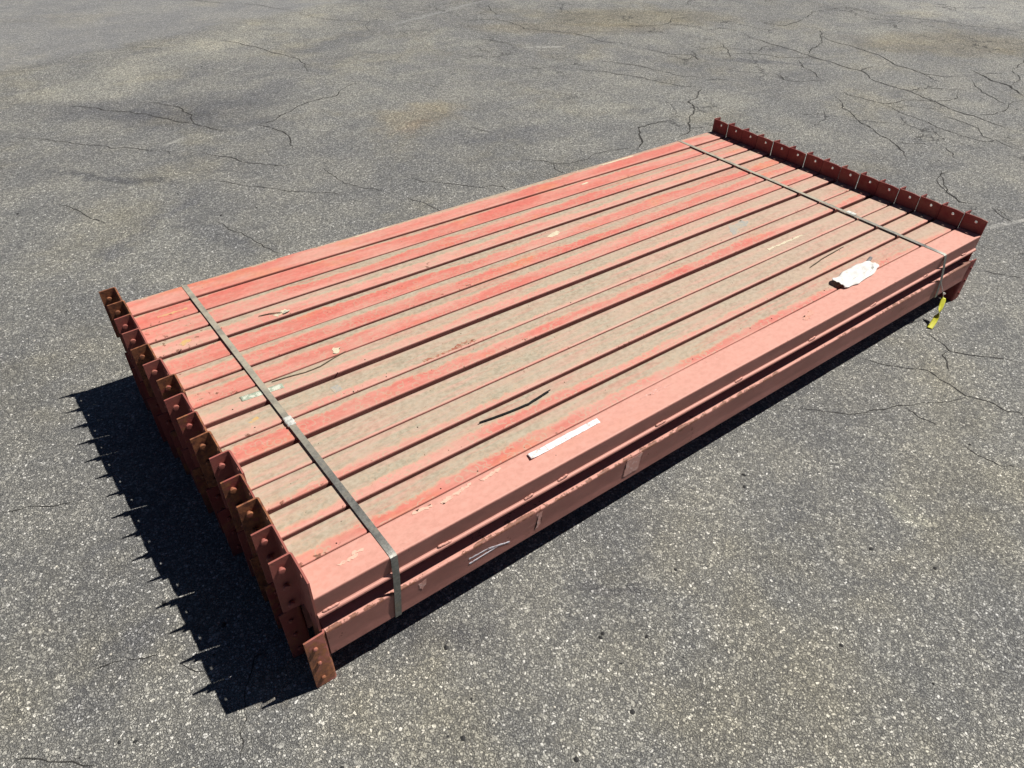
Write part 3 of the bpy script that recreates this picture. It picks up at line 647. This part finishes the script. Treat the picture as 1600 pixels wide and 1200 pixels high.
# ------------------------------------------------------------------ steel strapping
def strap(name, xs, label, seal_y, seed):
    """xs: list of (y, z, x) around the bundle, closed loop"""
    w = .0185; th = .0011
    bm = bmesh.new(); pts = []
    n = len(xs)
    for i in range(n):
        y0, z0, x0 = xs[i]; y1, z1, x1 = xs[(i+1) % n]
        k = max(1, int(math.hypot(y1-y0, z1-z0)/.05))
        for j in range(k):
            t = j/k; pts.append(Vector((x0+(x1-x0)*t, y0+(y1-y0)*t, z0+(z1-z0)*t)))
    m = len(pts); rings = []
    for i, p in enumerate(pts):
        d = (pts[(i+1) % m] - pts[i-1]); d.x = 0; d.normalize(); n_ = Vector((0, -d.z, d.y))
        if n_.dot(p - Vector((p.x, W/2, .2))) < 0: n_ = -n_
        X = Vector((1, 0, 0))*w/2
        tw = n_*(.0006*mnoise.noise((i*.3, seed, 0)))
        rings.append([bm.verts.new(p-X+tw), bm.verts.new(p+X-tw), bm.verts.new(p+X+n_*th-tw), bm.verts.new(p-X+n_*th+tw)])
    for i in range(m):
        a, b = rings[i], rings[(i+1) % m]
        for j in range(4): bm.faces.new((a[j], a[(j+1)%4], b[(j+1)%4], b[j]))
    root = empty(name, (xs[0][2], 0, 0)); tag(root, label, 'steel strap', 'steel straps round the bundle')
    me = bmm(bm, 'strap_band', 30); me.transform(Matrix.Translation((-xs[0][2], 0, 0)))
    link('strap_band', me, M_STEEL, root)
    # crimped seal: sleeve folded round the band, with two notches
    ys, zs_, xx = seal_y
    bm = bmesh.new(); secs = [(-.021, 1.0), (-.014, 1.05), (-.011, .86), (-.006, 1.06), (.006, 1.06), (.011, .86), (.014, 1.05), (.021, 1.0)]
    rr = []
    for dy, f in secs:
        a = .0118*f
        rr.append([bm.verts.new((-a, dy, -.0006)), bm.verts.new((a, dy, -.0006)), bm.verts.new((a*1.02, dy, .0016)), bm.verts.new((a*.8, dy, .0034)), bm.verts.new((-a*.8, dy, .0034)), bm.verts.new((-a*1.02, dy, .0016))])
    for a, b in zip(rr, rr[1:]):
        for j in range(6): bm.faces.new((a[j], a[(j+1)%6], b[(j+1)%6], b[j]))
    bm.faces.new(rr[0]); bm.faces.new(rr[-1])
    o = link('crimp_seal', bmm(bm, 'crimp_seal', 30), M_SEAL, root); o.location = (xx-xs[0][2], ys, zs_)
def loop(xt_far, xt_near, xb_near):
    t = HT + .0006
    xf, xn, xb = xt_far, xt_near, xb_near
    return [(W+.0015, t-.006, xf), (W-.005, t, xf), (W*.5, t+.0002, (xf+xn)/2), (.005, t, xn), (-.0005, t-.003, xn), (-.0022, t-.008, xn), (-.0085, HT-.062, xn+(xb-xn)*.25), (-.0125, .203, xn+(xb-xn)*.6), (-.0118, .109, xb), (-.003, .1055, xb), (.09, .0845, xb), (W*.5, .0845, xb), (W-.006, .0845, xf), (W+.0015, .09, xf)]
strap('steel_strap', loop(.186, .222, .208), 'dark steel strap around the left end of the bundle, dusty along its far half', (.585, HT+.0004, .2085), 1)
strap('steel_strap', loop(2.809, 2.782, 2.856), 'thin steel strap around the right end of the bundle, near the maroon plate row', (.445, HT+.0004, 2.80), 2)

# ------------------------------------------------------------------ litter and labels lying on the beams
def sheet(name, nu, nv, fn, th, mat, label, cat, uv=False):
    bm = bmesh.new(); V = [[bm.verts.new(fn(u/nu, v/nv)) for v in range(nv+1)] for u in range(nu+1)]
    uvl = bm.loops.layers.uv.new('UVMap')
    for u in range(nu):
        for v in range(nv):
            f = bm.faces.new((V[u][v], V[u+1][v], V[u+1][v+1], V[u][v+1]))
            for l, (a, b) in zip(f.loops, ((u, v), (u+1, v), (u+1, v+1), (u, v+1))): l[uvl].uv = (a/nu, b/nv)
    me = bmm(bm, name, 60)
    o = link(name, me, mat); md = o.modifiers.new('thickness', 'SOLIDIFY'); md.thickness = th; md.offset = 1
    tag(o, label, cat); return o
def lab(u, v):
    x = .682 + .258*u + .003*v; y = .060 + .022*v*(1 - .25*max(0, u-.55)) + .004*u + .0015*mnoise.noise((u*8, 3, 0))*v
    lift = .006*math.exp(-u*14)*(1-v*.4) + .0016*abs(mnoise.noise((u*9, v*2, 4))) + .0018*(1-v)*max(0, mnoise.noise((u*6, 0, 1)))
    return Vector((x, y, HT + .0008 + lift))
sheet('torn_label', 44, 6, lab, .0005, M_LABEL, 'long narrow white torn paper label curling up on the near salmon beam', 'label')
def tis(u, v):
    # crumpled sheet of tissue; u along the beam, v across
    x = 2.195 + .265*u; c_ = .112 + .014*u; hw = .036*(math.sin(math.pi*min(1, .14+u*.86))**.45 if u < 1 else .3)
    hw = .010 + .032*math.sin(math.pi*(.12+.80*u))**.6
    y = c_ + (v-.5)*2*hw + .004*mnoise.noise((u*7, v*3, 9))
    hw *= 1 + .16*mnoise.noise((u*6, round(v), 4)); y = c_ + (v-.5)*2*hw + .005*mnoise.noise((u*7, v*3, 9))
    dome = math.sin(math.pi*v)**.5*(.004 + .005*mnoise.noise((u*5, 2, v*2)))
    z = .003 + dome + .0065*abs(mnoise.noise((u*7, v*3, 2))) + .0022*abs(mnoise.noise((u*19, v*7, 7))) + .006*math.exp(-((u-0)/.09)**2)*(.4+v)
    if abs(v-.28) < .08 and .25 < u < .85: z -= .006
    return Vector((x, y, HT + z))
sheet('crumpled_tissue', 64, 24, tis, .0008, M_PAPER, 'crumpled white tissue on the near beams toward the right end', 'tissue')
def flap(u, v):
    return Vector((2.40 + .10*u, .136 + .028*u + .018*(v-.6)*(1-.2*u), HT - .003 + .004*u + .012*v*(1-v) + .003))
sheet('grey_plastic_scrap', 6, 4, flap, .0006, flat('grey_plastic', (.20, .19, .19), .5, 50), 'pointed grey plastic scrap sticking out behind the crumpled white tissue', 'scrap')
def grn(u, v):
    x = .130 + .128*u; y = .753 - .010*u + .024*v
    return Vector((x + .0015*mnoise.noise((v*9, u, 0)), y + .001*mnoise.noise((u*12, v, 3)), HT - drop[7] + .0006 + .0009*abs(mnoise.noise((u*9, v*3, 7)))))
sheet('green_label', 24, 5, grn, .0004, M_GREEN, 'weathered pale green label pinned under the left strap', 'label')

def stick(name, pts, rad, mat, label, cat):
    Q = []
    for a, b in zip(pts, pts[1:]):
        for k in range(6): Q.append(Vector(a).lerp(Vector(b), k/6))
    Q.append(Vector(pts[-1])); rnd_ = random.Random(len(label))
    Q = [q + Vector((0, rnd_.uniform(-.0004, .0004), 0)) for q in Q]
    rr = [rad*(1 - .45*abs(2*i/(len(Q)-1)-1)**3) for i in range(len(Q))]
    o = link(name, tube(Q, rr, 6, name), mat); tag(o, label, cat); return o
zt = HT - drop[12]
stick('rubber_strip', [(.652, .268, zt+.006), (.70, .262, zt+.004), (.765, .256, zt+.003), (.82, .252, zt+.004), (.87, .258, zt+.006), (.912, .262, zt+.008)], .0036, M_BLACK, 'thin black rubber strip lying along the dusty beams near the middle', 'rubber strip')
stick('dark_twig', [(2.235, .262, HT-.003), (2.27, .266, HT-.002), (2.34, .276, HT-.003), (2.42, .281, HT-.003), (2.50, .286, HT-.004)], .0022, M_TWIG, 'thin dark twig on the dusty beams toward the right strap', 'twig')
stick('long_dry_stem', [(.236, .789, HT-.0015), (.29, .783, HT-.002), (.34, .775, HT-.003), (.39, .775, HT-.002), (.44, .79, HT-.002), (.49, .801, HT-.001)], .0020, M_TWIG, 'thin dark dry stem running right from beside the pale green label', 'twig')
stick('short_dry_stem', [(.335, 1.158, HT-.002), (.37, 1.150, HT-.001), (.41, 1.132, HT)], .0018, M_TWIG, 'short dry stem on a far beam just right of the left strap', 'twig')
def leaf(x, y, z, l, w, a, label):
    def fn(u, v):
        hw = w*math.sin(math.pi*(.05+.9*u))**.7; X = (u-.5)*l; Y = (v-.5)*2*hw
        return Vector((x + X*math.cos(a) - Y*math.sin(a), y + X*math.sin(a) + Y*math.cos(a), z + .001 + .004*(abs(v-.5)*2)**1.5 + .002*math.sin(u*5)))
    return sheet('dry_leaf', 8, 4, fn, .0004, M_LEAF, label, 'leaf')
leaf(.425, 1.128, HT-.004, .030, .006, .4, 'small pale dry leaf beside the short stem on a far beam')

# rubber crumbs
bm = bmesh.new(); rnd3 = random.Random(5)
for k in range(130):
    x = rnd3.uniform(.05, 3.0); i = rnd3.randrange(0, 14); y = W - (i + rnd3.uniform(.1, .9))*PIT
    pebble(bm, x, y, HT - drop[i] + .0003, rnd3.uniform(.0008, .0019), rnd3)
o = link('dirt_crumbs', bmm(bm, 'dirt_crumbs'), M_TWIG); o['kind'] = 'stuff'; tag(o, 'tiny dark crumbs of dirt scattered over the beam tops', 'dirt')

# ------------------------------------------------------------------ yellow tag on its wire
tg = empty('yellow_tag', (2.84, -.01, .15))
tag(tg, 'twisted yellow plastic tag hanging by a wire from the right strap to the ground', 'tag')
o0 = Vector((2.84, -.01, .15))
A_ = Vector((2.905, -.030, .098)); B_ = Vector((2.788, -.066, .004))
def tf(u, v):
    p = A_.lerp(B_, v) + Vector((0, -.006*math.sin(math.pi*v), -.012*math.sin(math.pi*v)))
    d = (B_-A_).normalized(); a = d.cross(Vector((0, 0, 1))).normalized(); b = a.cross(d).normalized()
    tw = R(20) + R(165)*(1/(1+math.exp(-(v-.42)*14)))
    w_ = .0105 if v > .03 else .008
    e = a*math.cos(tw) + b*math.sin(tw)
    return p + e*w_*(u-.5)*2 - o0
bm = bmesh.new(); nu, nv = 4, 40; V = [[bm.verts.new(tf(u/nu, v/nv)) for v in range(nv+1)] for u in range(nu+1)]
uvl = bm.loops.layers.uv.new('UVMap')
for u in range(nu):
    for v in range(nv):
        f = bm.faces.new((V[u][v], V[u+1][v], V[u+1][v+1], V[u][v+1]))
        for l, (a, b) in zip(f.loops, ((u, v), (u+1, v), (u+1, v+1), (u, v+1))): l[uvl].uv = (a/nu, b/nv)
o = link('tag_strip', bmm(bm, 'tag_strip', 60), M_TAG, tg); md = o.modifiers.new('thickness', 'SOLIDIFY'); md.thickness = .0006
o = link('tie_wire', tube([Vector(p)-o0 for p in ((2.832, -.0150, .195), (2.842, -.0175, .178), (2.866, -.020, .150), (2.886, -.024, .124), (2.903, -.026, .100))], .0014, 6, 'tie_wire'), M_WIRE, tg)
